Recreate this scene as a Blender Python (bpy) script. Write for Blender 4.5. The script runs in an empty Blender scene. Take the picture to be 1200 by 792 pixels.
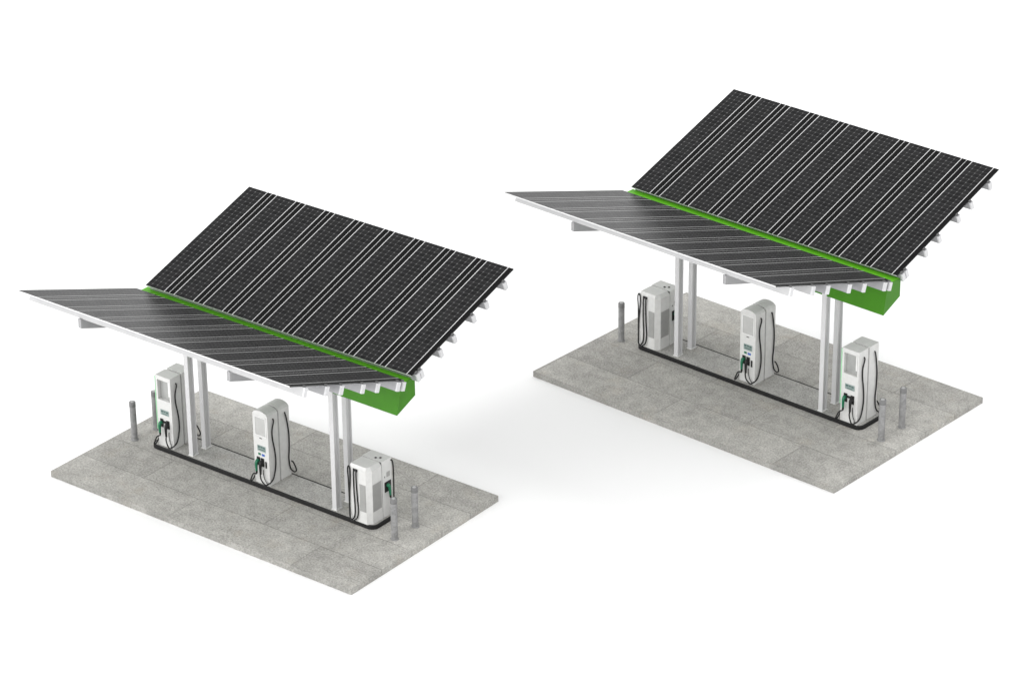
import bpy, bmesh, math, random
from mathutils import Vector, Matrix
random.seed(7)
scene = bpy.context.scene
COL = scene.collection
R = math.radians

# ------------------------------------------------------------------ helpers
def link(name, bm, mats, parent=None, bevel=0.0, seg=2, smooth=False):
    if bevel > 0:
        es = [e for e in bm.edges if len(e.link_faces) == 2 and e.calc_face_angle(0) > 0.6]
        bmesh.ops.bevel(bm, geom=es, offset=bevel, segments=seg, profile=0.5, affect='EDGES', clamp_overlap=True)
    bmesh.ops.recalc_face_normals(bm, faces=bm.faces[:])
    me = bpy.data.meshes.new(name)
    bm.to_mesh(me); bm.free()
    if not isinstance(mats, (list, tuple)):
        mats = [mats]
    for m in mats:
        me.materials.append(m)
    if smooth:
        for p in me.polygons:
            p.use_smooth = True
        me.set_sharp_from_angle(angle=R(40))
    o = bpy.data.objects.new(name, me)
    COL.objects.link(o)
    if parent is not None:
        o.parent = parent
    return o

def thing(name, label, cat, loc=(0, 0, 0), rotz=0.0, group=None, scale=1.0):
    o = bpy.data.objects.new(name, None)
    o.empty_display_size = 0.3
    COL.objects.link(o)
    o.location = loc
    o.rotation_euler = (0, 0, rotz)
    o.scale = (scale,) * 3
    o['label'] = label; o['category'] = cat
    if group:
        o['group'] = group
    return o

def box(bm, x0, x1, y0, y1, z0, z1, mat=0):
    v = [bm.verts.new(p) for p in ((x0, y0, z0), (x1, y0, z0), (x1, y1, z0), (x0, y1, z0),
                                   (x0, y0, z1), (x1, y0, z1), (x1, y1, z1), (x0, y1, z1))]
    fs = [(0, 3, 2, 1), (4, 5, 6, 7), (0, 1, 5, 4), (1, 2, 6, 5), (2, 3, 7, 6), (3, 0, 4, 7)]
    out = []
    for f in fs:
        face = bm.faces.new([v[i] for i in f]); face.material_index = mat; out.append(face)
    return out

def prism(bm, prof, axis, a, b, mat=0):
    """extrude a 2-D profile along an axis ('x': profile is (y,z); 'y': (x,z); 'z': (x,y))"""
    def P(p, t):
        return {'x': (t, p[0], p[1]), 'y': (p[0], t, p[1]), 'z': (p[0], p[1], t)}[axis]
    A = [bm.verts.new(P(p, a)) for p in prof]
    B = [bm.verts.new(P(p, b)) for p in prof]
    n = len(prof)
    fs = [bm.faces.new(A), bm.faces.new(list(reversed(B)))]
    for i in range(n):
        fs.append(bm.faces.new((A[i], B[i], B[(i + 1) % n], A[(i + 1) % n])))
    for f in fs:
        f.material_index = mat
    return fs

def ring(bm, ox0, ox1, oz0, oz1, ix0, ix1, iz0, iz1, y0, y1, top=None):
    """plate in the x-z plane with a rectangular opening"""
    O = [(ox0, oz0), (ox1, oz0), (ox1, oz1), (ox0, oz1)]
    I = [(ix0, iz0), (ix1, iz0), (ix1, iz1), (ix0, iz1)]
    vo = [[bm.verts.new((p[0], y, p[1])) for p in O] for y in (y0, y1)]
    vi = [[bm.verts.new((p[0], y, p[1])) for p in I] for y in (y0, y1)]
    for i in range(4):
        j = (i + 1) % 4
        bm.faces.new((vo[0][i], vo[0][j], vi[0][j], vi[0][i]))
        bm.faces.new((vo[1][i], vi[1][i], vi[1][j], vo[1][j]))
        bm.faces.new((vo[0][i], vo[1][i], vo[1][j], vo[0][j]))
        bm.faces.new((vi[0][i], vi[0][j], vi[1][j], vi[1][i]))

def catmull(pts, n=8):
    P = [Vector(p) for p in pts]
    P = [P[0] * 2 - P[1]] + P + [P[-1] * 2 - P[-2]]
    out = []
    for i in range(1, len(P) - 2):
        for k in range(n):
            t = k / n
            a, b, c, d = P[i - 1], P[i], P[i + 1], P[i + 2]
            out.append(0.5 * ((2 * b) + (c - a) * t + (2 * a - 5 * b + 4 * c - d) * t * t + (3 * b - a - 3 * c + d) * t ** 3))
    out.append(P[-2])
    return out

def tube(bm, pts, r, sides=10, n=8):
    path = catmull(pts, n)
    rings = []
    nrm = None
    for i, p in enumerate(path):
        t = (path[min(i + 1, len(path) - 1)] - path[max(i - 1, 0)]).normalized()
        if nrm is None:
            nrm = t.orthogonal().normalized()
        nrm = (nrm - t * nrm.dot(t)).normalized()
        bn = t.cross(nrm)
        rr = r[0] + (r[1] - r[0]) * i / (len(path) - 1) if isinstance(r, tuple) else r
        rings.append([bm.verts.new(p + (nrm * math.cos(2 * math.pi * k / sides) + bn * math.sin(2 * math.pi * k / sides)) * rr)
                      for k in range(sides)])
    for a, b in zip(rings[:-1], rings[1:]):
        for k in range(sides):
            bm.faces.new((a[k], a[(k + 1) % sides], b[(k + 1) % sides], b[k]))
    bm.faces.new(list(reversed(rings[0]))); bm.faces.new(rings[-1])

def lathe(bm, prof, sides=28):
    rings = []
    for r, z in prof:
        rings.append([bm.verts.new((r * math.cos(2 * math.pi * k / sides), r * math.sin(2 * math.pi * k / sides), z)) for k in range(sides)])
    for a, b in zip(rings[:-1], rings[1:]):
        for k in range(sides):
            bm.faces.new((a[k], a[(k + 1) % sides], b[(k + 1) % sides], b[k]))
    bm.faces.new(list(reversed(rings[0]))); bm.faces.new(rings[-1])

# ------------------------------------------------------------------ materials
class NT:
    def __init__(self, name):
        self.m = bpy.data.materials.new(name); self.m.use_nodes = True
        self.t = self.m.node_tree; self.t.nodes.clear()
        self.out = self.n('ShaderNodeOutputMaterial')
        self.b = self.n('ShaderNodeBsdfPrincipled')
        self.l(self.b.outputs[0], self.out.inputs[0])
    def n(self, t, **kw):
        x = self.t.nodes.new(t)
        for k, v in kw.items():
            setattr(x, k, v)
        return x
    def l(self, a, b):
        self.t.links.new(a, b)
    def val(self, sock, v):
        if hasattr(v, 'links') or hasattr(v, 'is_output'):
            self.l(v, sock)
        else:
            sock.default_value = v
    def math(self, op, a, b=0.0, c=None, clamp=False):
        x = self.n('ShaderNodeMath', operation=op, use_clamp=clamp)
        self.val(x.inputs[0], a); self.val(x.inputs[1], b)
        if c is not None:
            self.val(x.inputs[2], c)
        return x.outputs[0]
    def mix(self, f, a, b, blend='MIX'):
        x = self.n('ShaderNodeMix', data_type='RGBA', blend_type=blend)
        self.val(x.inputs[0], f); self.val(x.inputs[6], a); self.val(x.inputs[7], b)
        return x.outputs[2]
    def noise(self, vec, scale, detail=3, rough=0.55, dim='3D'):
        x = self.n('ShaderNodeTexNoise', noise_dimensions=dim)
        x.inputs['Scale'].default_value = scale; x.inputs['Detail'].default_value = detail
        x.inputs['Roughness'].default_value = rough
        self.l(vec, x.inputs['Vector'])
        return x.outputs['Fac']
    def ramp(self, f, p0, c0, p1, c1):
        x = self.n('ShaderNodeValToRGB')
        x.color_ramp.elements[0].position = p0; x.color_ramp.elements[0].color = c0
        x.color_ramp.elements[1].position = p1; x.color_ramp.elements[1].color = c1
        self.l(f, x.inputs[0])
        return x.outputs[0]
    def coord(self, which='Object'):
        return self.n('ShaderNodeTexCoord').outputs[which]
    def bump(self, h, strength, dist):
        x = self.n('ShaderNodeBump')
        x.inputs['Strength'].default_value = strength; x.inputs['Distance'].default_value = dist
        self.l(h, x.inputs['Height']); self.l(x.outputs[0], self.b.inputs['Normal'])
    def set(self, **kw):
        names = dict(col='Base Color', rough='Roughness', metal='Metallic', spec='Specular IOR Level', coat='Coat Weight')
        for k, v in kw.items():
            self.val(self.b.inputs[names[k]], v)
        return self

def g(v, a=1.0):
    return (v, v, v, a) if not isinstance(v, tuple) else (*v, a)

def painted(name, c, rough=0.4, spec=0.5, var=0.05, nscale=6.0):
    """painted / plastic / powder coated surface with slight tonal and gloss variation"""
    m = NT(name); co = m.coord()
    f = m.noise(co, nscale, 4)
    c = c if isinstance(c, tuple) else (c, c, c)
    lo = tuple(x * (1 - var) for x in c); hi = tuple(min(1, x * (1 + var)) for x in c)
    m.set(col=m.ramp(f, 0.3, g(lo), 0.7, g(hi)), spec=spec)
    m.set(rough=m.math('ADD', m.math('MULTIPLY', m.noise(co, nscale * 4, 3), 0.16), rough - 0.08))
    return m.m

M_white = painted('housing_white', (0.60, 0.60, 0.587), 0.42)
M_whitewarm = painted('housing_trim', (0.70, 0.70, 0.69), 0.4)
M_grey = painted('housing_grey', 0.40, 0.5)
M_vent = painted('vent_grey', (0.33, 0.33, 0.32), 0.55)
M_dark = painted('spine_dark', 0.09, 0.5)
M_black = painted('rubber_black', 0.012, 0.5, 0.35)
M_glass = painted('display_glass', (0.33, 0.335, 0.325), 0.18, 0.6, 0.12, 3)
M_glass2 = painted('display_pale', (0.44, 0.44, 0.43), 0.2, 0.6, 0.06, 3)
M_sign = painted('sign_teal', (0.25, 0.31, 0.295), 0.35)
M_signink = painted('sign_ink', (0.06, 0.11, 0.10), 0.4)
M_teal = painted('connector_green', (0.006, 0.13, 0.06), 0.4)
M_lime = painted('accent_green', (0.33, 0.72, 0.40), 0.4)
M_blue = painted('sticker_blue', (0.05, 0.12, 0.42), 0.4)
M_post = painted('post_white', (0.55, 0.55, 0.553), 0.42, 0.5, 0.03, 2)
M_purlin_end_lit = painted('purlin_end_lit_white', (0.60, 0.60, 0.61), 0.36, 0.5, 0.04, 4)  # brightest purlin tone, light on the end faces put into the colour
M_purlin_lit = painted('purlin_lit_grey', (0.42, 0.42, 0.424), 0.36, 0.5, 0.04, 4)  # lit copy of the purlin tone, for the outermost front purlin
M_purlin_shaded = painted('purlin_shaded', (0.30, 0.30, 0.31), 0.36, 0.5, 0.06, 4)  # purlin tone darkened: shade beneath the panels put into the colour
M_rafter = painted('rafter_steel', (0.30, 0.30, 0.305), 0.4, 0.5, 0.05, 4)
M_alu = painted('panel_frame', (0.62, 0.62, 0.62), 0.35, 0.5, 0.03, 4)
M_frameblack = painted('panel_edge_black', 0.02, 0.4)
M_back = painted('panel_backsheet', (0.66, 0.66, 0.66), 0.6, 0.3)
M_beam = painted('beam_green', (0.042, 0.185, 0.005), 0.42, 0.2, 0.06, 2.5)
M_beamtop_lit = painted('beam_top_lit_green', (0.095, 0.36, 0.014), 0.42, 0.2, 0.06, 2.5)  # beam green lightened: light on the upward face put into the colour
M_kerb = painted('kerb_black', 0.010, 0.6, 0.3, 0.3, 9)

def galvanised(off=(0, 0, 0)):
    m = NT('galvanised_steel')
    mp = m.n('ShaderNodeMapping'); m.l(m.coord(), mp.inputs[0]); mp.inputs['Location'].default_value = off
    co = mp.outputs[0]
    v = m.n('ShaderNodeTexVoronoi'); v.inputs['Scale'].default_value = 14; m.l(co, v.inputs['Vector'])
    f = m.math('ADD', m.math('MULTIPLY', v.outputs['Color'], 0.35), m.math('MULTIPLY', m.noise(co, 5, 5), 0.65))
    m.set(col=m.ramp(f, 0.25, g(0.19), 0.8, g(0.33)), metal=0.2, rough=0.48)
    return m.m
M_galv = galvanised()
M_galvdark = painted('bollard_cap', 0.17, 0.5, 0.4, 0.2)

def concrete(name, joints, base=(0.362, 0.354, 0.331), offs=(0, 0, 0), w=7.0):
    m = NT(name); co = m.coord()
    mp = m.n('ShaderNodeMapping'); m.l(co, mp.inputs[0]); mp.inputs['Location'].default_value = offs
    p = mp.outputs[0]
    big = m.noise(p, 0.55, 5, 0.6); mid = m.noise(p, 2.6, 6, 0.7); fine = m.noise(p, 17, 4, 0.75); grain = m.noise(p, 42, 2, 0.6)
    tone = m.ramp(big, 0.3, g(tuple(x * 0.91 for x in base)), 0.72, g(tuple(min(1, x * 1.10) for x in base)))
    tone = m.mix(0.85, tone, m.ramp(mid, 0.3, g(0.37), 0.7, g(0.61)), 'OVERLAY')
    tone = m.mix(0.8, tone, m.ramp(fine, 0.32, g(0.24), 0.68, g(0.77)), 'OVERLAY')
    # pale aggregate and dark pits
    sp = m.math('GREATER_THAN', grain, 0.635)
    tone = m.mix(m.math('MULTIPLY', sp, 0.55), tone, g((0.58, 0.57, 0.54)))
    pit = m.math('GREATER_THAN', m.noise(p, 30, 2, 0.5), 0.675)
    tone = m.mix(m.math('MULTIPLY', pit, 0.65), tone, g((0.16, 0.155, 0.14)))
    # warm stain patches
    st = m.n('ShaderNodeMapRange'); st.inputs[1].default_value = 0.56; st.inputs[2].default_value = 0.72
    m.l(m.noise(p, 0.9, 4, 0.6), st.inputs[0])
    tone = m.mix(m.math('MULTIPLY', st.outputs[0], 0.22), tone, g((0.40, 0.34, 0.26)))
    height = m.math('ADD', m.math('MULTIPLY', fine, 0.6), m.math('MULTIPLY', grain, 0.4))
    if joints:
        s = m.n('ShaderNodeSeparateXYZ'); m.l(co, s.inputs[0])
        rw = w / 5.0
        wob = m.math('MULTIPLY', m.math('SUBTRACT', m.noise(p, 3.0, 2), 0.5), 0.02)
        yy = m.math('ADD', m.math('DIVIDE', m.math('ADD', s.outputs[1], wob), rw), 2.5)
        row = m.math('FLOOR', yy)
        fy = m.math('MULTIPLY', m.math('SUBTRACT', 0.5, m.math('ABSOLUTE', m.math('SUBTRACT', m.math('FRACT', yy), 0.5))), rw)
        par = m.math('MODULO', row, 2.0)
        xx = m.math('DIVIDE', m.math('ADD', m.math('ADD', s.outputs[0], wob), m.math('ADD', 6.0, m.math('MULTIPLY', par, 2.25))), 4.85)
        fx = m.math('MULTIPLY', m.math('SUBTRACT', 0.5, m.math('ABSOLUTE', m.math('SUBTRACT', m.math('FRACT', xx), 0.5))), 4.85)
        d = m.math('MINIMUM', fx, fy)
        jm = m.n('ShaderNodeMapRange'); m.l(d, jm.inputs[0])
        jm.inputs[1].default_value = 0.006; jm.inputs[2].default_value = 0.024
        jm.inputs[3].default_value = 1.0; jm.inputs[4].default_value = 0.0
        # per flag tone
        cell = m.n('ShaderNodeTexWhiteNoise', noise_dimensions='2D')
        cb = m.n('ShaderNodeCombineXYZ'); m.l(m.math('FLOOR', xx), cb.inputs[0]); m.l(row, cb.inputs[1]); m.l(cb.outputs[0], cell.inputs['Vector'])
        tone = m.mix(1.0, tone, m.ramp(cell.outputs['Value'], 0, g(0.90), 1, g(1.09)), 'MULTIPLY')
        brk = m.math('MULTIPLY', jm.outputs[0], m.ramp(m.noise(p, 1.3, 3), 0.25, g(0.15), 0.68, g(0.65)))
        tone = m.mix(brk, tone, g((0.13, 0.13, 0.12)))
        height = m.math('SUBTRACT', height, m.math('MULTIPLY', jm.outputs[0], 1.5))
    m.set(col=tone, rough=0.8, spec=0.35)
    m.bump(height, 0.35, 0.02)
    return m.m

def solar():
    m = NT('solar_cells')
    uv = m.coord('UV')
    s = m.n('ShaderNodeSeparateXYZ'); m.l(uv, s.inputs[0])
    u, v = s.outputs[0], s.outputs[1]            # u: 0..6 cell columns, v: cell rows
    def dist(x):                                 # distance to nearest whole number
        return m.math('ABSOLUTE', m.math('SUBTRACT', m.math('FRACT', m.math('ADD', x, 0.5)), 0.5))
    def band(d, w, soft):
        r = m.n('ShaderNodeMapRange'); m.l(d, r.inputs[0])
        r.inputs[1].default_value = w - soft; r.inputs[2].default_value = w + soft
        r.inputs[3].default_value = 1.0; r.inputs[4].default_value = 0.0
        return r.outputs[0]
    du, dv = dist(u), dist(v)
    a1 = m.math('ABSOLUTE', m.math('SUBTRACT', m.math('ABSOLUTE', m.math('SUBTRACT', u, 3.0)), 2.0))   # columns 1 and 5
    a0 = m.math('ABSOLUTE', m.math('SUBTRACT', m.math('ABSOLUTE', m.math('SUBTRACT', u, 3.0)), 3.0))   # module seam
    strong = m.math('MAXIMUM', band(a1, 0.050, 0.004), band(a0, 0.032, 0.004))
    inner = m.math('LESS_THAN', m.math('ABSOLUTE', m.math('SUBTRACT', u, 3.0)), 2.0)
    thin = m.math('MULTIPLY', m.math('MAXIMUM', band(du, 0.030, 0.004), band(dv, 0.026, 0.004)), inner)
    diam = m.math('MULTIPLY', band(m.math('ADD', du, dv), 0.15, 0.006), inner)
    cell = m.n('ShaderNodeTexWhiteNoise', noise_dimensions='2D')
    cb = m.n('ShaderNodeCombineXYZ'); m.l(m.math('FLOOR', u), cb.inputs[0]); m.l(m.math('FLOOR', v), cb.inputs[1])
    m.l(cb.outputs[0], cell.inputs['Vector'])
    ctone = m.ramp(cell.outputs['Value'], 0, g((0.013, 0.013, 0.0135)), 1, g((0.021, 0.021, 0.0215)))
    c = m.mix(inner, g(0.008), ctone)
    c = m.mix(m.math('MULTIPLY', thin, 0.55), c, g(0.10))
    c = m.mix(m.math('MULTIPLY', diam, 0.75), c, g(0.15))
    c = m.mix(strong, c, g((0.70, 0.70, 0.70)))
    m.set(col=c, spec=0.03)
    m.set(rough=m.math('ADD', m.math('MULTIPLY', m.noise(m.coord(), 3.0, 4), 0.10), 0.24))
    return m.m
M_solar = solar()

def floor_white():
    m = NT('studio_floor'); co = m.coord()
    m.set(col=m.ramp(m.noise(co, 0.05, 3), 0.3, g((0.897, 0.897, 0.897)), 0.7, g((0.903, 0.903, 0.903))), rough=0.9, spec=0.0)
    return m.m
M_floor = floor_white()

# ------------------------------------------------------------------ ground
GZ = -0.20
bm = bmesh.new()
S = 260.0
bm.faces.new([bm.verts.new(p) for p in ((-S, -S, GZ), (S, -S, GZ), (S, S, GZ), (-S, S, GZ))])
o = link('ground', bm, M_floor); o['kind'] = 'structure'; o['label'] = 'plain white seamless studio floor'

# ------------------------------------------------------------------ station dimensions (metres, station-local frame)
LEFT = dict(pos=(0, 0), rot=0.0, s=1.0, L=12.0, W=6.88, back=((0.217, 5.161), (5.079, 6.733), -5.045, 5.416), front=((-0.12, 5.162), (-4.984, 6.934), -5.12, 5.393),
            posts=((-3.03, -0.21), (-3.03, 0.38), (2.75, -0.21), (2.75, 0.38)), pz=4.62,
            beam=(-5.22, 5.26, [(-0.30, 4.03), (0.55, 4.35), (0.55, 4.90), (0.50, 4.95), (-0.02, 4.95), (-0.07, 4.90)]),
            isl=(-4.62, 4.38, -0.47, 0.68), mat_off=(0, 0, 0))
RIGHT = dict(pos=(8.12217, 14.21062), rot=-0.0751565, s=1.04, L=12.10, W=7.88, back=((0.265, 5.265), (5.585, 7.057), -5.467, 5.085), front=((-0.14, 5.276), (-5.894, 7.113), -5.49, 5.124),
             posts=((-3.07, -0.17), (-3.07, 0.53), (2.85, -0.26), (2.85, 0.42)), pz=4.82,
             beam=(-5.52, 5.08, [(-0.36, 4.14), (0.48, 4.50), (0.48, 5.07), (0.43, 5.12), (-0.15, 5.12), (-0.20, 5.07)]),
             isl=(-4.62, 4.48, -0.49, 0.84), mat_off=(31.0, 17.0, 3.0))

def place(st, x, y, z):
    c, s = math.cos(st['rot']), math.sin(st['rot'])
    return (st['pos'][0] + c * x - s * y, st['pos'][1] + s * x + c * y, z)

def rounded_rect(x0, x1, y0, y1, r, n=7):
    pts = []
    for cx, cy, a0 in ((x1 - r, y1 - r, 0), (x0 + r, y1 - r, 90), (x0 + r, y0 + r, 180), (x1 - r, y0 + r, 270)):
        for k in range(n + 1):
            a = R(a0 + 90 * k / n)
            pts.append((cx + r * math.cos(a), cy + r * math.sin(a)))
    return pts

# ------------------------------------------------------------------ pavement slab
def pavement(st, label):
    L, W = st['L'], st['W']
    bm = bmesh.new()
    box(bm, -L / 2, L / 2, -W / 2, W / 2, GZ + 0.004, 0)
    o = link('pavement', bm, concrete('pavement_concrete', True, offs=st['mat_off'], w=W), None, 0.02, 2)
    o.location = (*st['pos'], 0); o.rotation_euler = (0, 0, st['rot'])
    o['kind'] = 'structure'; o['label'] = label

# ------------------------------------------------------------------ island kerb
ISL_H = 0.13
def island(st, label):
    x0, x1, y0, y1 = st['isl']
    t = thing('charging_island', label, 'kerb island', (*st['pos'], 0.0), st['rot'])
    bm = bmesh.new()
    out = rounded_rect(x0, x1, y0, y1, 0.24); inn = rounded_rect(x0 + 0.055, x1 - 0.055, y0 + 0.055, y1 - 0.055, 0.19)
    A = [[bm.verts.new((*p, z)) for p in pr] for pr, z in ((out, 0.004), (out, ISL_H - 0.012), (rounded_rect(x0 + .012, x1 - .012, y0 + .012, y1 - .012, .23), ISL_H), (inn, ISL_H), (inn, 0.004))]
    n = len(out)
    for a, b in zip(A, A[1:] + A[:1]):
        for k in range(n):
            bm.faces.new((a[k], a[(k + 1) % n], b[(k + 1) % n], b[k]))
    link('kerb_edge', bm, M_kerb, t)
    bm = bmesh.new()
    prism(bm, rounded_rect(x0 + 0.057, x1 - 0.057, y0 + 0.057, y1 - 0.057, 0.188), 'z', 0.004, ISL_H - 0.006)
    link('island_top', bm, concrete('island_concrete', False, (0.355, 0.351, 0.334), (5 + st['mat_off'][0], 9, 2)), t)

# ------------------------------------------------------------------ solar canopy
def canopy(st, label):
    t = thing('solar_canopy', label, 'solar canopy', (*st['pos'], 0.0), st['rot'])
    # posts: hollow section with a foot plate
    for (px, py) in st['posts']:
        bm = bmesh.new()          # rolled H section, flanges to front and back
        a, b, f_, w_ = 0.080, 0.118, 0.026, 0.016
        prism(bm, [(px + x, py + y) for x, y in ((-a, -b), (a, -b), (a, -b + f_), (w_, -b + f_), (w_, b - f_), (a, b - f_), (a, b), (-a, b), (-a, b - f_), (-w_, b - f_), (-w_, -b + f_), (-a, -b + f_))],
              'z', ISL_H + 0.022, st['pz'])
        po = link('post', bm, M_post, t)
        bm = bmesh.new(); box(bm, px - 0.10, px + 0.10, py - 0.14, py + 0.14, ISL_H - 0.004, ISL_H + 0.02)
        bp = link('foot_plate', bm, M_whitewarm, po, 0.004, 1)
    # green gutter beam
    bx0, bx1, prof = st['beam']
    bm = bmesh.new(); prism(bm, prof, 'x', bx0, bx1)
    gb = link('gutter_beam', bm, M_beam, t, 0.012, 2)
    bm = bmesh.new()  # added sheet that carries the painted brightness of the beam top
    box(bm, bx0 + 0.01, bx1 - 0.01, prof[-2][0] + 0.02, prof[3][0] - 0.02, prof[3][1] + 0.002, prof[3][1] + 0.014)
    link('beam_top_lit', bm, M_beamtop_lit, gb, 0.003, 1)
    for wing in ('back', 'front'):
        (yi, zi), (yo, zo), X0, X1 = st[wing]
        pitch = (X1 - X0) / 52.9
        d = Vector((0, yo - yi, zo - zi)); Ls = d.length; d.normalize()
        n = Vector((0, -d.z, d.y)) if d.y > 0 else Vector((0, d.z, -d.y))
        org = Vector((0, yi, zi))
        def W(x, s, h):
            return org + d * s + n * h + Vector((x, 0, 0))
        rows = round(Ls / 0.172)
        # nine long modules side by side
        c0 = 1.1
        for i in range(9):
            ca = i * 6 + (1.1 if i == 0 else 0); cbn = (i + 1) * 6 - (0.05 if i == 8 else 0)
            xa = X0 + (ca - c0) * pitch; xb = X0 + (cbn - c0) * pitch
            if i == 8: xb = X1
            bm = bmesh.new()
            uvl = bm.loops.layers.uv.new('UVMap')
            gap = 0.0015
            xa += gap if i else 0; xb -= gap if i < 8 else 0
            lo = [bm.verts.new(W(x, s, -0.03)) for x, s in ((xa, 0), (xb, 0), (xb, Ls), (xa, Ls))]
            hi = [bm.verts.new(W(x, s, 0.0)) for x, s in ((xa, 0), (xb, 0), (xb, Ls), (xa, Ls))]
            f = bm.faces.new(hi); f.material_index = 0
            ua, ub = ca - i * 6, cbn - i * 6
            for lp, q in zip(f.loops, ((ua, 0.13), (ub, 0.13), (ub, rows + 0.87), (ua, rows + 0.87))):
                lp[uvl].uv = q
            f = bm.faces.new(list(reversed(lo))); f.material_index = 2
            for k in range(4):
                f = bm.faces.new((lo[k], lo[(k + 1) % 4], hi[(k + 1) % 4], hi[k]))
                f.material_index = 1 if k in (0, 2) and not (wing == 'back' and k == 2) else 3
            link('solar_panel', bm, [M_solar, M_alu, M_back, M_frameblack], t)
        # seven purlins under the modules
        k = Ls / 5.08
        for s in ((0.09 if wing == 'front' else 0.17), 0.33, 1.28, 1.95, 2.91, 3.56, 4.50):
            s *= k
            bm = bmesh.new()
            pa, pb = X0 + 0.03, X1 + (0.13 if wing == 'front' else 0.10)
            # lipped channel closed at its ends
            q = [(s - 0.065, -0.034), (s + 0.065, -0.034), (s + 0.065, -0.30), (s - 0.065, -0.30)]
            A = [bm.verts.new(W(pa, a, b)) for a, b in q]; B = [bm.verts.new(W(pb, a, b)) for a, b in q]
            bm.faces.new(A); bm.faces.new(list(reversed(B)))
            for j in range(4):
                bm.faces.new((A[j], B[j], B[(j + 1) % 4], A[(j + 1) % 4]))
            pu = link('purlin', bm, M_purlin_lit if (wing == 'front' and s > 4.2) else M_purlin_shaded, t, 0.02, 2)
            bm = bmesh.new()          # folded end cap, paler to carry the lit purlin end
            q = [(s - 0.068, -0.036), (s + 0.068, -0.036), (s + 0.068, -0.303), (s - 0.068, -0.303)]
            A = [bm.verts.new(W(pb - 0.05, a, b)) for a, b in q]; B = [bm.verts.new(W(pb + 0.006, a, b)) for a, b in q]
            bm.faces.new(A); bm.faces.new(list(reversed(B)))
            for j in range(4):
                bm.faces.new((A[j], B[j], B[(j + 1) % 4], A[(j + 1) % 4]))
            link('end_cap', bm, M_purlin_end_lit, pu, 0.018, 2)
            bm = bmesh.new()          # end clamp holding the last module
            q = [W(X1 + a, s + b, h) for a, b, h in ((.004, -.045, -.0325), (.06, -.045, -.0325), (.06, .045, -.0325), (.004, .045, -.0325), (.004, -.045, .012), (.06, -.045, .012), (.06, .045, .012), (.004, .045, .012))]
            v = [bm.verts.new(p) for p in q]
            for fi in ((0, 3, 2, 1), (4, 5, 6, 7), (0, 1, 5, 4), (1, 2, 6, 5), (2, 3, 7, 6), (3, 0, 4, 7)):
                bm.faces.new([v[j] for j in fi])
            link('end_clamp', bm, M_dark, pu)
        # two rafters per wing, carried by the posts
        for px in (st['posts'][0][0] + 0.06, st['posts'][2][0] + 0.06):
            bm = bmesh.new()
            s0, s1 = 0.02, Ls * 0.912
            # outer end cut plumb
            e = d.z / d.y if d.y > 0 else d.z / -d.y
            q = [W(0, s0, -0.305), W(0, s1, -0.305), W(0, s1, -0.305) + Vector((0, 0, -0.30)), W(0, s0, -0.305) + Vector((0, 0, -0.30))]
            A = [bm.verts.new(p + Vector((px - 0.06, 0, 0))) for p in q]; B = [bm.verts.new(p + Vector((px + 0.06, 0, 0))) for p in q]
            bm.faces.new(A); bm.faces.new(list(reversed(B)))
            for j in range(4):
                bm.faces.new((A[j], B[j], B[(j + 1) % 4], A[(j + 1) % 4]))
            link('rafter', bm, M_rafter, t, 0.008, 1)

# ------------------------------------------------------------------ chargers
def arch_profile(w, h, sag, n=10, corner=0.035):
    """front outline of an arched cabinet: (x, z)"""
    pts = [(-w, 0.0), (w, 0.0)]
    top = []
    for k in range(n + 1):
        a = k / n
        x = w - 2 * w * a
        top.append((x, h - corner * (1 if k in (0, n) else 0) + sag * (1 - (x / w) ** 2)))
    top[0] = (w, h - corner); top[-1] = (-w, h - corner)
    return pts + top

def connector(t, x, y, z, mat, sgn, angle=0.0):
    """plug hanging in its holster: grip, collar and lower sleeve"""
    bm = bmesh.new()
    box(bm, x - 0.062, x + 0.062, min(y, y + sgn * 0.02), max(y, y + sgn * 0.02), z - 0.13, z + 0.15)
    link('holster', bm, M_black, t, 0.006, 1)
    bm = bmesh.new()
    tube(bm, [(x, y + sgn * 0.02, z + 0.03), (x, y + sgn * 0.08, z + 0.04), (x, y + sgn * 0.115, z - 0.02), (x, y + sgn * 0.12, z - 0.13), (x, y + sgn * 0.12, z - 0.27)], (0.060, 0.036), 12, 6)
    c = link('connector', bm, mat, t, smooth=True)
    bm = bmesh.new()
    tube(bm, [(x, y + sgn * 0.12, z - 0.265), (x, y + sgn * 0.12, z - 0.34)], 0.034, 12, 3)
    link('grip_sleeve', bm, M_black, c, smooth=True)
    return (x, y + sgn * 0.12, z - 0.33)

def cable(t, pts, r=0.022):
    bm = bmesh.new(); tube(bm, pts, r, 10, 8)
    return link('charging_cable', bm, M_black, t, smooth=True)

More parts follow.
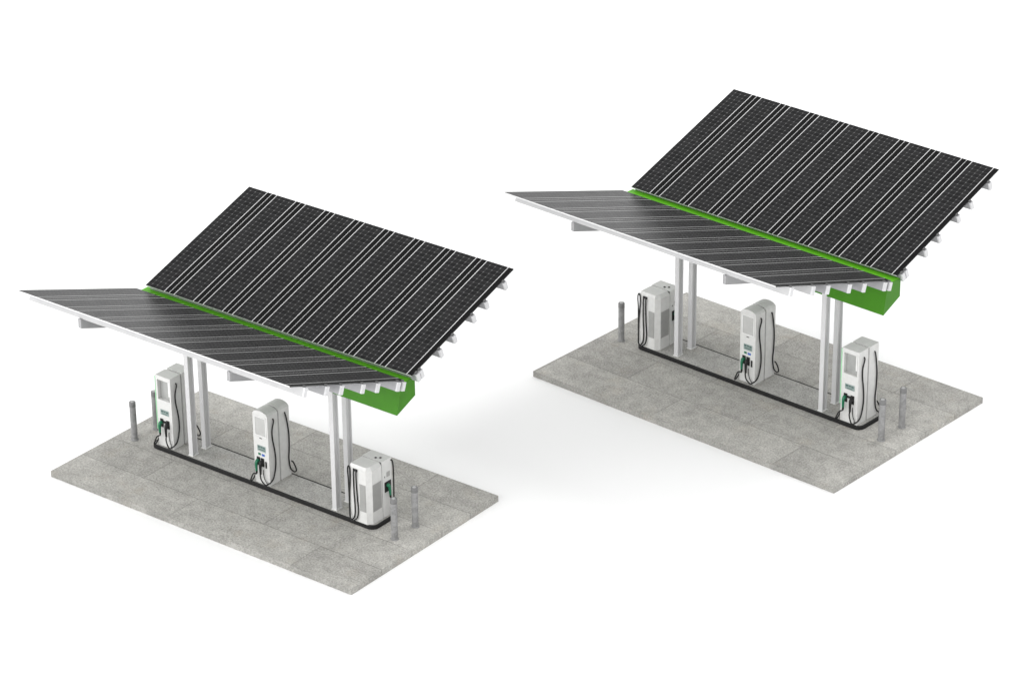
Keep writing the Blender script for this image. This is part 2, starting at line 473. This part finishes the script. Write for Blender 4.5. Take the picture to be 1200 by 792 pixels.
def dispenser(st, kind, loc, label):
    t = thing('charging_dispenser', label, 'ev charger', place(st, *loc, ISL_H), st['rot'], None, st['s'])
    w = 0.295 if kind == 'arched' else 0.31
    H = 2.38 if kind == 'arched' else 2.42
    D = 0.49
    def face_y(sgn, off=0.0):
        return sgn * (D + off)
    for sgn in (-1, 1):
        # housing half
        y_in, y_out = sgn * 0.035, sgn * D
        bm = bmesh.new()
        if kind == 'arched':
            prism(bm, arch_profile(w, H, 0.085), 'y', y_in, y_out)
            link('housing', bm, M_white, t, 0.022, 2)
        else:
            # box body set back, with a thick fascia that has a deep window opening
            box(bm, -w, w, min(y_in, sgn * (D - 0.15)), max(y_in, sgn * (D - 0.15)), 0, H)
            hb = link('housing', bm, M_white, t, 0.0)
            bm = bmesh.new()
            ya, yb = sorted((sgn * (D - 0.149), sgn * D))
            ring(bm, -w, w, 0, H, -w + 0.075, w - 0.055, 1.60, H - 0.14, ya, yb)
            link('fascia', bm, M_white, t, 0.018, 2)
        F = sgn * D
        def yb2(a, b):
            return tuple(sorted((F + sgn * a, F + sgn * b)))
        mx = -sgn      # mirrors left-right on the far side so both faces read alike
        def bx(name, x0, x1, z0, z1, a, b, mat, parent=t, bev=0.0):
            x0, x1 = sorted((x0 * mx, x1 * mx)); y0, y1 = yb2(a, b)
            bm = bmesh.new(); box(bm, x0, x1, y0, y1, z0, z1)
            return link(name, bm, mat, parent, bev, 1)
        if kind == 'arched':
            bm = bmesh.new()
            y0, y1 = yb2(0.0015, 0.014)
            ring(bm, -w + 0.07, w - 0.06, 1.62, 2.27, -w + 0.095, w - 0.085, 1.645, 2.245, y0, y1)
            fr = link('window_frame', bm, M_whitewarm, t, 0.003, 1)
            bx('display_window', -w + 0.097, w - 0.087, 1.647, 2.243, 0.0015, 0.006, M_glass2, fr)
            bx('badge', -0.05, 0.05, 1.535, 1.565, 0.0015, 0.008, M_dark)
            sg = bx('sign_plate', -0.15, 0.18, 1.10, 1.30, 0.0015, 0.008, M_sign)
            for (x0, x1, z0, z1) in ((-0.125, -0.045, 1.215, 1.27), (-0.02, 0.06, 1.225, 1.27), (0.075, 0.155, 1.215, 1.265), (-0.11, 0.15, 1.15, 1.18)):
                bx('sign_mark', x0, x1, z0, z1, 0.0095, 0.0125, M_signink, sg)
            bx('sticker', -0.13, -0.03, 0.965, 1.035, 0.0015, 0.006, M_teal)
            bx('sticker', 0.01, 0.13, 0.955, 1.03, 0.0015, 0.006, M_blue)
            bx('card_slot', 0.145, 0.20, 0.58, 0.80, 0.0015, 0.014, M_black, t, 0.003)
            gx, bxp, pz = -0.125, 0.035, 0.74
        else:
            bx('display_window', -w + 0.078, w - 0.058, 1.603, H - 0.143, -0.1475, -0.125, M_glass)
            bx('window_post', w - 0.15, w - 0.10, 1.76, H - 0.143, -0.1235, -0.05, M_whitewarm)
            sg = bx('sign_plate', -0.165, 0.185, 1.10, 1.28, 0.0015, 0.008, M_sign)
            for (x0, x1, z0, z1) in ((-0.135, -0.05, 1.19, 1.25), (-0.03, 0.05, 1.20, 1.245), (0.07, 0.155, 1.19, 1.24), (-0.1, 0.12, 1.13, 1.155)):
                bx('sign_mark', x0, x1, z0, z1, 0.0095, 0.0125, M_signink, sg)
            xs = sorted((mx * (-w - 0.0015), mx * (-w - 0.022)))
            bm = bmesh.new(); box(bm, xs[0], xs[1], *sorted((sgn * (D - 0.11), sgn * (D + 0.012))), 0.55, H - 0.04)
            if sgn > 0: bm.free()
            else: link('accent_strip', bm, M_lime, t, 0.004, 1)
            bx('cable_bracket', -0.115, 0.135, 0.83, 0.90, 0.0015, 0.035, M_black, t, 0.004)
            gx, bxp, pz = -0.13, 0.125, 0.80
        gx *= mx; bxp *= mx
        a = connector(t, gx, F, pz, M_teal, sgn)
        b = connector(t, bxp, F, pz - 0.01, M_black, sgn)
        # the right-hand cable: leaves high on the side, hangs down, sweeps under the face up to the black plug
        X = w * mx
        e = 0.028 * mx
        yq = lambda v: F - sgn * v            # v metres behind the face
        cable(t, [(X - e * .2, yq(0.24), 2.20), (X + e * 1.4, yq(0.235), 2.13), (X + e, yq(0.165), 1.85), (X + e, yq(0.17), 1.55), (X + e, yq(0.24), 1.15), (X + e, yq(0.27), 0.80), (X + e, yq(0.23), 0.48),
                  (X + e * 1.2, yq(0.10), 0.20), (X - e * 1.5, F + sgn * 0.05, 0.075), (X - 0.11 * mx, F + sgn * 0.10, 0.06), (bxp + 0.03 * mx, F + sgn * 0.13, 0.19), (bxp - 0.012 * mx, F + sgn * 0.125, 0.34), b])
        cable(t, [(bxp + 0.02 * mx, F + sgn * 0.012, pz - 0.25), (bxp + 0.03 * mx, F + sgn * 0.03, pz - 0.36), (bxp + 0.075 * mx, F + sgn * 0.05, 0.27), (bxp + 0.13 * mx, F + sgn * 0.06, 0.17), (X - 0.06 * mx, F + sgn * 0.055, 0.075)], 0.012)
        # the left-hand cable: hangs in a narrow loop on the other side and rises to the green plug
        X = -w * mx; e = -0.028 * mx
        cable(t, [(X - e * .2, yq(0.20), 2.20), (X + e * 1.4, yq(0.205), 2.13), (X + e, yq(0.12), 1.80), (X + e, yq(0.075), 1.40), (X + e, yq(0.085), 0.95), (X + e, yq(0.12), 0.60),
                  (X + e * 1.2, yq(0.07), 0.25), (X + e * 1.8, yq(-0.06), 0.075), (X + e * 1.6, F + sgn * 0.16, 0.055), (X + e * 0.6, F + sgn * 0.19, 0.14), (X - e * 2.2, F + sgn * 0.15, 0.34), (gx - 0.006 * mx, F + sgn * 0.125, a[2] - 0.05), a])
    # recessed spine between the two halves
    bm = bmesh.new()
    if kind == 'arched':
        prism(bm, arch_profile(w - 0.03, H - 0.02, 0.07), 'y', -0.0345, 0.0345)
    else:
        box(bm, -w + 0.05, w - 0.05, -0.0345, 0.0345, 0, H - 0.06)
    link('spine', bm, M_grey, t)
    return t

def cabinet(st, loc, label):
    t = thing('charging_cabinet', label, 'charging cabinet', place(st, *loc, ISL_H), st['rot'], None, st['s'])
    w, d, H = 0.375, 0.52, 1.87
    ch = 0.13
    # front housing with chamfered vertical corner and sloping top edge on the near side
    yg = 0.055
    bm = bmesh.new()
    plan = [(-w, -d), (w - ch, -d), (w, -d + ch), (w, yg), (-w, yg)]
    prism(bm, plan, 'z', 0.0, H - 0.10)
    link('housing', bm, M_white, t, 0.008, 1)
    bm = bmesh.new()
    top = [(-w + 0.02, -d + 0.05), (w - ch - 0.02, -d + 0.05), (w - 0.10, -d + ch + 0.06), (w - 0.10, yg), (-w + 0.02, yg)]
    A = [bm.verts.new((*p, H - 0.0985)) for p in plan]; B = [bm.verts.new((*p, H)) for p in top]
    bm.faces.new(list(reversed(A))); bm.faces.new(B)
    for k in range(5):
        bm.faces.new((A[k], A[(k + 1) % 5], B[(k + 1) % 5], B[k]))
    link('lid', bm, M_white, t, 0.004, 1)
    # rear housing
    bm = bmesh.new(); box(bm, -w, w, yg + 0.025, d, 0.0, H + 0.006)
    link('rear_housing', bm, M_white, t, 0.014, 2)
    bm = bmesh.new(); box(bm, -w + 0.03, w - 0.022, yg + 0.0015, yg + 0.0235, 0.0, H - 0.01)
    link('spine', bm, M_dark, t)
    # ventilation grilles: frame with fine louvres
    def grille(fn):
        bm = bmesh.new()
        for k in range(24):
            fn(bm, 0.42 + k * 0.036, 0.42 + k * 0.036 + 0.026)
        return bm
    bm = bmesh.new(); box(bm, -0.005, w - ch - 0.015, -d - 0.006, -d - 0.0015, 0.40, 1.30)
    v = link('vent_panel', bm, M_vent, t)
    link('louvre', grille(lambda b, z0, z1: box(b, 0.01, w - ch - 0.03, -d - 0.013, -d - 0.0075, z0, z1)), M_vent, v)
    bm = bmesh.new(); box(bm, w + 0.0015, w + 0.006, -d + ch + 0.015, yg - 0.035, 0.40, 1.30)
    v = link('vent_panel', bm, M_vent, t)
    link('louvre', grille(lambda b, z0, z1: box(b, w + 0.0075, w + 0.013, -d + ch + 0.03, yg - 0.05, z0, z1)), M_vent, v)
    # two black ports in the roof
    for (x, y) in ((0.05, 0.19), (0.165, 0.27)):
        bm = bmesh.new(); lathe(bm, [(0.036, H + 0.0065), (0.036, H + 0.02), (0.026, H + 0.026)], 16)
        o = link('roof_port', bm, M_black, t, smooth=False); o.location = (x, y, 0)
    # +x face: display marks, holster and green plug
    def bx(name, y0, y1, z0, z1, a, b, mat, bev=0.0):
        bm = bmesh.new(); box(bm, w + a, w + b, y0, y1, z0, z1); return link(name, bm, mat, t, bev, 1)
    bx('display_plate', 0.27, 0.42, 1.30, 1.46, 0.0015, 0.008, M_vent)
    bx('badge', 0.17, 0.20, 1.31, 1.36, 0.0015, 0.008, M_dark)
    bx('holster', 0.17, 0.455, 0.82, 1.15, 0.0015, 0.018, M_black, 0.005)
    bm = bmesh.new(); tube(bm, [(w + 0.02, 0.29, 1.04), (w + 0.06, 0.29, 1.03), (w + 0.082, 0.30, 0.97), (w + 0.085, 0.315, 0.86), (w + 0.085, 0.325, 0.72)], (0.062, 0.036), 12, 6)
    c = link('connector', bm, M_teal, t, smooth=True)
    bm = bmesh.new(); tube(bm, [(w + 0.085, 0.325, 0.725), (w + 0.085, 0.33, 0.64)], 0.034, 12, 3)
    link('grip_sleeve', bm, M_black, c, smooth=True)
    cable(t, [(w + 0.085, 0.33, 0.65), (w + 0.12, 0.36, 0.42), (w + 0.10, 0.40, 0.20), (w + 0.07, 0.46, 0.09), (w + 0.04, 0.53, 0.22), (w + 0.03, 0.55, 0.6), (w + 0.03, 0.56, 1.1), (w + 0.03, 0.555, 1.55), (w + 0.02, 0.52, 1.76), (w - 0.01, 0.47, 1.79)])
    # front face: two hanging cable loops on the left
    y = -d - 0.03
    cable(t, [(-w + 0.185, -d + 0.01, 1.72), (-w + 0.185, y - 0.01, 1.66), (-w + 0.17, y, 1.3), (-w + 0.175, y, 0.9), (-w + 0.195, y, 0.55), (-w + 0.18, y, 0.22), (-w + 0.12, y - 0.03, 0.07), (-w + 0.03, y - 0.03, 0.08), (-w - 0.01, y, 0.4), (-w + 0.0, y, 0.9),
              (-w + 0.035, y, 1.3), (-w + 0.045, y, 1.65), (-w + 0.005, y, 1.80), (-w - 0.045, y, 1.68), (-w - 0.035, y + 0.01, 1.3), (-w - 0.035, y + 0.02, 0.7), (-w - 0.04, y + 0.03, 0.12), (-w - 0.02, y + 0.05, 0.035)], 0.021)
    cable(t, [(-w + 0.275, -d + 0.01, 1.72), (-w + 0.285, y - 0.01, 1.66), (-w + 0.275, y, 1.25), (-w + 0.295, y, 0.8), (-w + 0.315, y, 0.45), (-w + 0.28, y - 0.01, 0.16), (-w + 0.15, y - 0.05, 0.03), (-w + 0.06, y - 0.04, 0.03)], 0.021)
    bm = bmesh.new(); box(bm, -w + 0.155, -w + 0.315, -d - 0.03, -d - 0.0015, 1.68, 1.755); link('cable_clamp', bm, M_black, t, 0.004, 1)
    return t

# ------------------------------------------------------------------ bollards
def bollard(st, loc, label, h=1.32):
    t = thing('bollard', label, 'bollard', place(st, *loc, 0.004), st['rot'], 'steel bollards guarding the charging islands', st['s'])
    bm = bmesh.new()
    lathe(bm, [(0.100, 0.0), (0.100, h - 0.16)], 28)
    link('tube', bm, galvanised((loc[0] * 3.1, loc[1] * 5.3 + h, st['pos'][0])), t, smooth=True)
    bm = bmesh.new()
    lathe(bm, [(0.104, h - 0.158), (0.104, h - 0.02), (0.096, h), (0.070, h), (0.066, h - 0.02)], 28)
    link('cap', bm, M_galvdark, t, smooth=True)
    bm = bmesh.new(); lathe(bm, [(0.062, h - 0.0185), (0.058, h + 0.004), (0.03, h + 0.014)], 20)
    link('cap_plug', bm, M_grey, t)
    bm = bmesh.new(); lathe(bm, [(0.125, 0.0), (0.125, 0.018), (0.103, 0.026)], 28)
    link('base_collar', bm, M_galv, t)

# ------------------------------------------------------------------ build both stations
pavement(LEFT, 'grey paved slab under the lower left charging station')
pavement(RIGHT, 'grey paved slab under the upper right charging station')
island(LEFT, 'black kerbed island of the lower left station, squat cabinet at its right end')
island(RIGHT, 'black kerbed island of the upper right station, squat cabinet at its left end')
canopy(LEFT, 'V shaped solar canopy with green gutter beam over the lower left charging station')
canopy(RIGHT, 'V shaped solar canopy with green gutter beam over the upper right charging station')
dispenser(LEFT, 'arched', (-0.05, 0.12), 'arched white charging dispenser at the middle of the lower left island')
dispenser(RIGHT, 'arched', (-0.14, 0.22), 'arched white charging dispenser at the middle of the upper right island')
dispenser(LEFT, 'flat', (-4.03, 0.14), 'flat topped white dispenser with green edge, left end of the lower left island')
dispenser(RIGHT, 'flat', (3.98, 0.08), 'flat topped white dispenser with green edge, right end of the upper right island')
cabinet(LEFT, (3.88, 0.06), 'squat white charging cabinet with grey vents, right end of the lower left island')
cabinet(RIGHT, (-4.12, 0.12), 'squat white charging cabinet with grey vents, left end of the upper right island')
bollard(LEFT, (-5.34, -0.41), 'steel bollard standing alone near the left corner of the lower left slab')
bollard(LEFT, (-5.29, 0.52), 'steel bollard partly hidden behind the flat topped dispenser of the lower left station')
bollard(LEFT, (5.17, -0.46), 'steel bollard just in front of the squat cabinet of the lower left station', 1.36)
bollard(LEFT, (5.18, 0.49), 'steel bollard standing clear, right of the squat cabinet of the lower left station')
bollard(RIGHT, (-5.33, -0.36), 'steel bollard left of the squat cabinet of the upper right station')
bollard(RIGHT, (5.31, -0.52), 'steel bollard overlapping the right end of the upper right island kerb', 1.36)
bollard(RIGHT, (5.29, 0.60), 'steel bollard standing clear, right of the flat topped dispenser of the upper right station')

# ------------------------------------------------------------------ camera
cam = bpy.data.cameras.new('camera'); co = bpy.data.objects.new('camera', cam); COL.objects.link(co)
cam.sensor_fit = 'HORIZONTAL'; cam.sensor_width = 36; cam.lens = 36 * 3800 / 1200
cam.clip_start = 1; cam.clip_end = 2000
m = Matrix(((0.793751, -0.258487, 0.550585), (0.608147, 0.353332, -0.710854), (-0.010793, 0.899078, 0.437656)))
co.matrix_world = Matrix.Translation((58.81151, -63.97774, 46.94756)) @ m.to_4x4()
scene.camera = co

# ------------------------------------------------------------------ studio light
w = bpy.data.worlds.new('World'); scene.world = w; w.use_nodes = True
wt = w.node_tree; bg = wt.nodes['Background']
bg.inputs[0].default_value = (1, 1, 1, 1)
def dome(base, lobes):
    """white studio dome: an even level plus broad soft lobes of light (azimuth, elevation, gain, tightness)"""
    tc = wt.nodes.new('ShaderNodeTexCoord')
    total = None
    for az, el, gain, power in lobes:
        d = (math.cos(R(az)) * math.cos(R(el)), math.sin(R(az)) * math.cos(R(el)), math.sin(R(el)))
        vm = wt.nodes.new('ShaderNodeVectorMath'); vm.operation = 'DOT_PRODUCT'
        wt.links.new(tc.outputs['Generated'], vm.inputs[0]); vm.inputs[1].default_value = d
        p = wt.nodes.new('ShaderNodeMath'); p.operation = 'MAXIMUM'; wt.links.new(vm.outputs['Value'], p.inputs[0]); p.inputs[1].default_value = 0
        q = wt.nodes.new('ShaderNodeMath'); q.operation = 'POWER'; wt.links.new(p.outputs[0], q.inputs[0]); q.inputs[1].default_value = power
        r = wt.nodes.new('ShaderNodeMath'); r.operation = 'MULTIPLY_ADD'; wt.links.new(q.outputs[0], r.inputs[0]); r.inputs[1].default_value = gain
        if total is None: r.inputs[2].default_value = base
        else: wt.links.new(total, r.inputs[2])
        total = r.outputs[0]
    wt.links.new(total, bg.inputs[1])
dome(0.54, [(-112, 4, 1.68, 3.0)])

def softbox(name, az, el, dist, size, power, color=(1, 1, 1), target=(4, 7, 1)):
    l = bpy.data.lights.new(name, 'AREA'); l.shape = 'DISK'; l.size = size; l.energy = power; l.color = color
    o = bpy.data.objects.new(name, l); COL.objects.link(o)
    v = Vector((math.cos(R(az)) * math.cos(R(el)), math.sin(R(az)) * math.cos(R(el)), math.sin(R(el))))
    o.location = Vector(target) + v * dist
    o.rotation_euler = (-v).to_track_quat('-Z', 'Y').to_euler()
E_ = math.pi * 240 ** 2        # irradiance of 1 on a facing surface at the target
softbox('softbox_back', 78, 58, 240, 90, E_ * 0.44)
softbox('softbox_front', -60, 34, 240, 110, E_ * 0.10)

scene.view_settings.view_transform = 'Standard'
scene.view_settings.look = 'None'
scene.view_settings.exposure = 0.90
scene.view_settings.gamma = 1
scene.render.film_transparent = False
